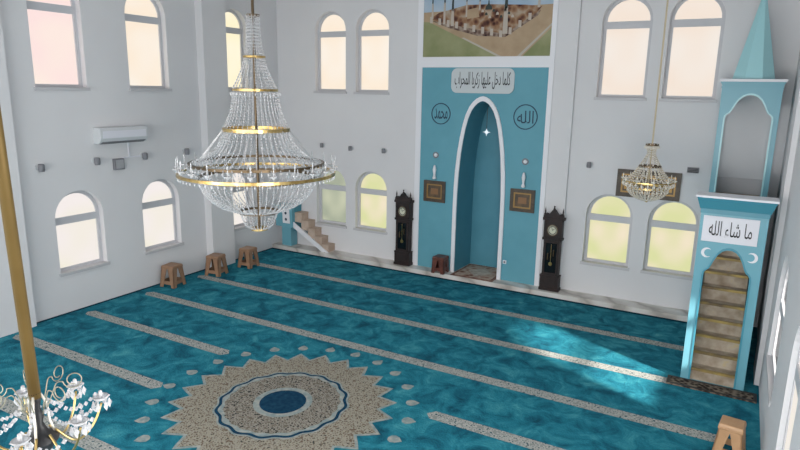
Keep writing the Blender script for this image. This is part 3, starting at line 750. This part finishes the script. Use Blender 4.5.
for nm, key, cnt, ph in (
    ('upper_crystal_strands', [(.10, z(4.20)), (.065, z(4.05)), (.12, z(3.92)), (.18, z(3.82))], 11, 0),
    ('flared_crystal_strands', [(.18, z(3.81)), (.25, z(3.70)), (.34, z(3.60)), (.42, z(3.55))], 24, 0),
    ('skirt_crystal_strands', [(.42, z(3.54)), (.40, z(3.48)), (.34, z(3.43))], 28, .5),
    ('bowl_crystal_strands', [(.34, z(3.42)), (.31, z(3.34)), (.22, z(3.26)), (.09, z(3.21))], 28, 0)):
    q = MB(); strands(q, key, cnt, .042, .017, ph=ph); stuff(q.build(nm, [CRYSTW, BRASS], c2))
q = MB()
for k in range(26):
    a = 2 * PI * k / 26
    q.bead((.43 * math.cos(a), .43 * math.sin(a), z(3.50)), .018, .04); q.bead((.34 * math.cos(a), .34 * math.sin(a), z(3.38)), .016, .035); q.bead((.12 * math.cos(a), .12 * math.sin(a), z(4.15)), .014, .03)
stuff(q.build('crystal_drops', CRYSTW, c2))
for k in range(10):
    a = 2 * PI * k / 10; cx, cy = .43 * math.cos(a), .43 * math.sin(a)
    q = MB(); q.lathe([(.01, z(3.55)), (.04, z(3.58)), (.042, z(3.59)), (.012, z(3.585))], (cx, cy, 0), 8); cp = q.build('candle_cup', CRYSTW, c2, True)
    MB().lathe([(.009, z(3.58)), (.009, z(3.64)), (.0, z(3.67))], (cx, cy, 0), 6).build('candle', CRYSTW, cp, True)
MB().lathe([(.0, z(3.16)), (.03, z(3.18)), (.04, z(3.20)), (.0, z(3.22))], (0, 0, 0), 12).build('bottom_finial', BRASS, c2, True)

# near one at the left edge of the view
Z2 = 3.60
c3 = thing('chandelier', 'nearby brass chandelier with curled arms and crystal drops on a thick tube', 'chandelier', (10.54, -13.44, Z2))
z = lambda q: q - Z2
MB().tube([(0, 0, z(3.86)), (0, 0, z(ZC))], .021, 16).build('tube', BRASSP, c3, True)
MB().lathe([(.0, z(8.88)), (.10, z(8.92)), (.13, z(ZC))], (0, 0, 0), 20).build('ceiling_rose', BRASS, c3, True)
MB().lathe([(.0, z(3.60)), (.025, z(3.62)), (.04, z(3.66)), (.060, z(3.685)), (.064, z(3.70)), (.03, z(3.72)), (.014, z(3.76)), (.022, z(3.79)), (.012, z(3.82)), (.018, z(3.85)), (.021, z(3.88)), (.0, z(3.88))], (0, 0, 0), 20).build('hub', DARK, c3, True)
for k in range(3):
    a = 2 * PI * (k + .6) / 3
    MB().tube([(.018 * math.cos(a), .018 * math.sin(a), z(3.87)), (.034 * math.cos(a), .034 * math.sin(a), z(3.83)), (.036 * math.cos(a), .036 * math.sin(a), z(3.76)), (.05 * math.cos(a), .05 * math.sin(a), z(3.70))], .005, 7).build('brace', CRYSTW, c3, True)
AR = .215
for k in range(7):
    a = 2 * PI * (k + .15) / 7; ca, sa = math.cos(a), math.sin(a)
    path = smooth_key([(.05, z(3.72)), (.10, z(3.66)), (.14, z(3.66)), (AR - .03, z(3.71)), (AR, z(3.78))], 6)
    arm = MB().tube([(r * ca, r * sa, zz) for r, zz in path], .0045, 7).build('arm', BRASS, c3, True)
    curl = [(.06 + .0 + (.07 - .045 * u) * 0 + .07 + (.035 - .018 * u) * math.cos(2.6 * PI * u + PI), z(3.90) + (.035 - .018 * u) * math.sin(2.6 * PI * u + PI)) for u in [i / 22 for i in range(23)]]
    stem = smooth_key([(.03, z(3.80)), (.06, z(3.87)), (.075, z(3.90)), (.095, z(3.90))], 5)
    MB().tube([(r * ca, r * sa, zz) for r, zz in stem + curl], .0022, 6).build('scroll', mat('pale_gilt', (.30, .29, .22), .3, metal=.5) if k == 0 else bpy.data.materials['pale_gilt'], c3, True)
    q = MB(); q.lathe([(.008, z(3.79)), (.026, z(3.80)), (.029, z(3.81)), (.026, z(3.807)), (.008, z(3.805))], (AR * ca, AR * sa, 0), 14)
    cp = q.build('drip_pan', CRYST, arm, True)
    MB().lathe([(.010, z(3.80)), (.007, z(3.83)), (.0, z(3.835))], (AR * ca, AR * sa, 0), 8).build('candle', CRYST, arm, True)
    q = MB()
    for j in range(6):
        b = 2 * PI * j / 6; dx, dy = AR * ca +   .028 * math.cos(b), AR * sa +   .028 * math.sin(b)
        q.bead((dx, dy, z(3.805)), .006); q.bead((dx, dy, z(3.775)), .011, .022)
    q.build('crystal_drops', CRYST, arm)
    q = MB(); b0, b1 = a, a + 2 * PI / 7
    for j in range(9):
        u = j / 8; b = b0 + (b1 - b0) * u; r = AR - .05 * math.sin(PI * u); q.bead((r * math.cos(b), r * math.sin(b), z(3.80) - .085 * math.sin(PI * u)), .0115)
        u2 = (j + .5) / 9; rr = .05 + (AR - .06) * u2; q.bead((rr * ca, rr * sa, z(3.83) - .05 * math.sin(PI * u2)), .010)
    q.build('crystal_garland', CRYST, c3)

c3.rotation_euler = (0, math.radians(-2.2), 0)

# ------------------------------------------------------------------ camera
cam = bpy.data.cameras.new('camera'); cam.sensor_width = 36; cam.lens = 612.1 / 800 * 36; cam.clip_start = .05; cam.clip_end = 100
co = bpy.data.objects.new('camera', cam); COL.objects.link(co)
p, yw, r = math.radians(12.489), math.radians(29.018), math.radians(1.08)
fwd = Vector((-math.sin(yw) * math.cos(p), math.cos(yw) * math.cos(p), -math.sin(p)))
rt = Vector((math.cos(yw), math.sin(yw), 0)); up = rt.cross(fwd)
rt2 = rt * math.cos(r) + up * math.sin(r); up2 = up * math.cos(r) - rt * math.sin(r)
M = Matrix((rt2, up2, -fwd)).transposed().to_4x4(); M.translation = Vector((12.707, -14.601, 5.0)) * S
co.matrix_world = M
sc.camera = co

# ------------------------------------------------------------------ light
def area(name, loc, target, sx, sy, power, col=(1, 1, 1), spread=PI):
    l = bpy.data.lights.new(name, 'AREA'); l.shape = 'RECTANGLE'; l.size = sx * S; l.size_y = sy * S; l.energy = power; l.color = col; l.spread = spread
    o = bpy.data.objects.new(name, l); COL.objects.link(o); o.location = Vector(loc) * S
    o.rotation_euler = (Vector(target) - Vector(loc)).to_track_quat('-Z', 'Y').to_euler(); return o
area('rear_fill_light', (6.5, -17.3, 3.0), (6.5, 0, .6), 11, 4.5, 520, (1, .98, .955))  # added fill lamp standing in for unseen rear windows; the wall is solid
area('right_fill_light', (13.3, -12.0, 3.4), (3, -1.5, 1.8), 3.5, 3, 240, (1, .98, .95))  # added side fill lamp; the right wall has no window here
area('ceiling_fill_light', (6.7, -8.5, 8.8), (6.7, -8.5, 0), 7, 7, 45, (.97, .98, 1))  # added overhead fill lamp; the ceiling is closed, without a skylight
w = bpy.data.worlds.new('world'); sc.world = w; w.use_nodes = True
w.node_tree.nodes['Background'].inputs[0].default_value = (.8, .88, 1, 1); w.node_tree.nodes['Background'].inputs[1].default_value = 1.0
sun = bpy.data.lights.new('sun', 'SUN'); sun.energy = 14.0; sun.angle = math.radians(5); sun.color = (1, .93, .84)
so = bpy.data.objects.new('sun', sun); COL.objects.link(so)
so.rotation_euler = Vector((-.91, .42, -.54)).to_track_quat('-Z', 'Y').to_euler()

sc.view_settings.view_transform = 'Standard'; sc.view_settings.look = 'None'
sc.view_settings.gamma = 1; sc.view_settings.use_curve_mapping = False
sc.view_settings.exposure = 0.03
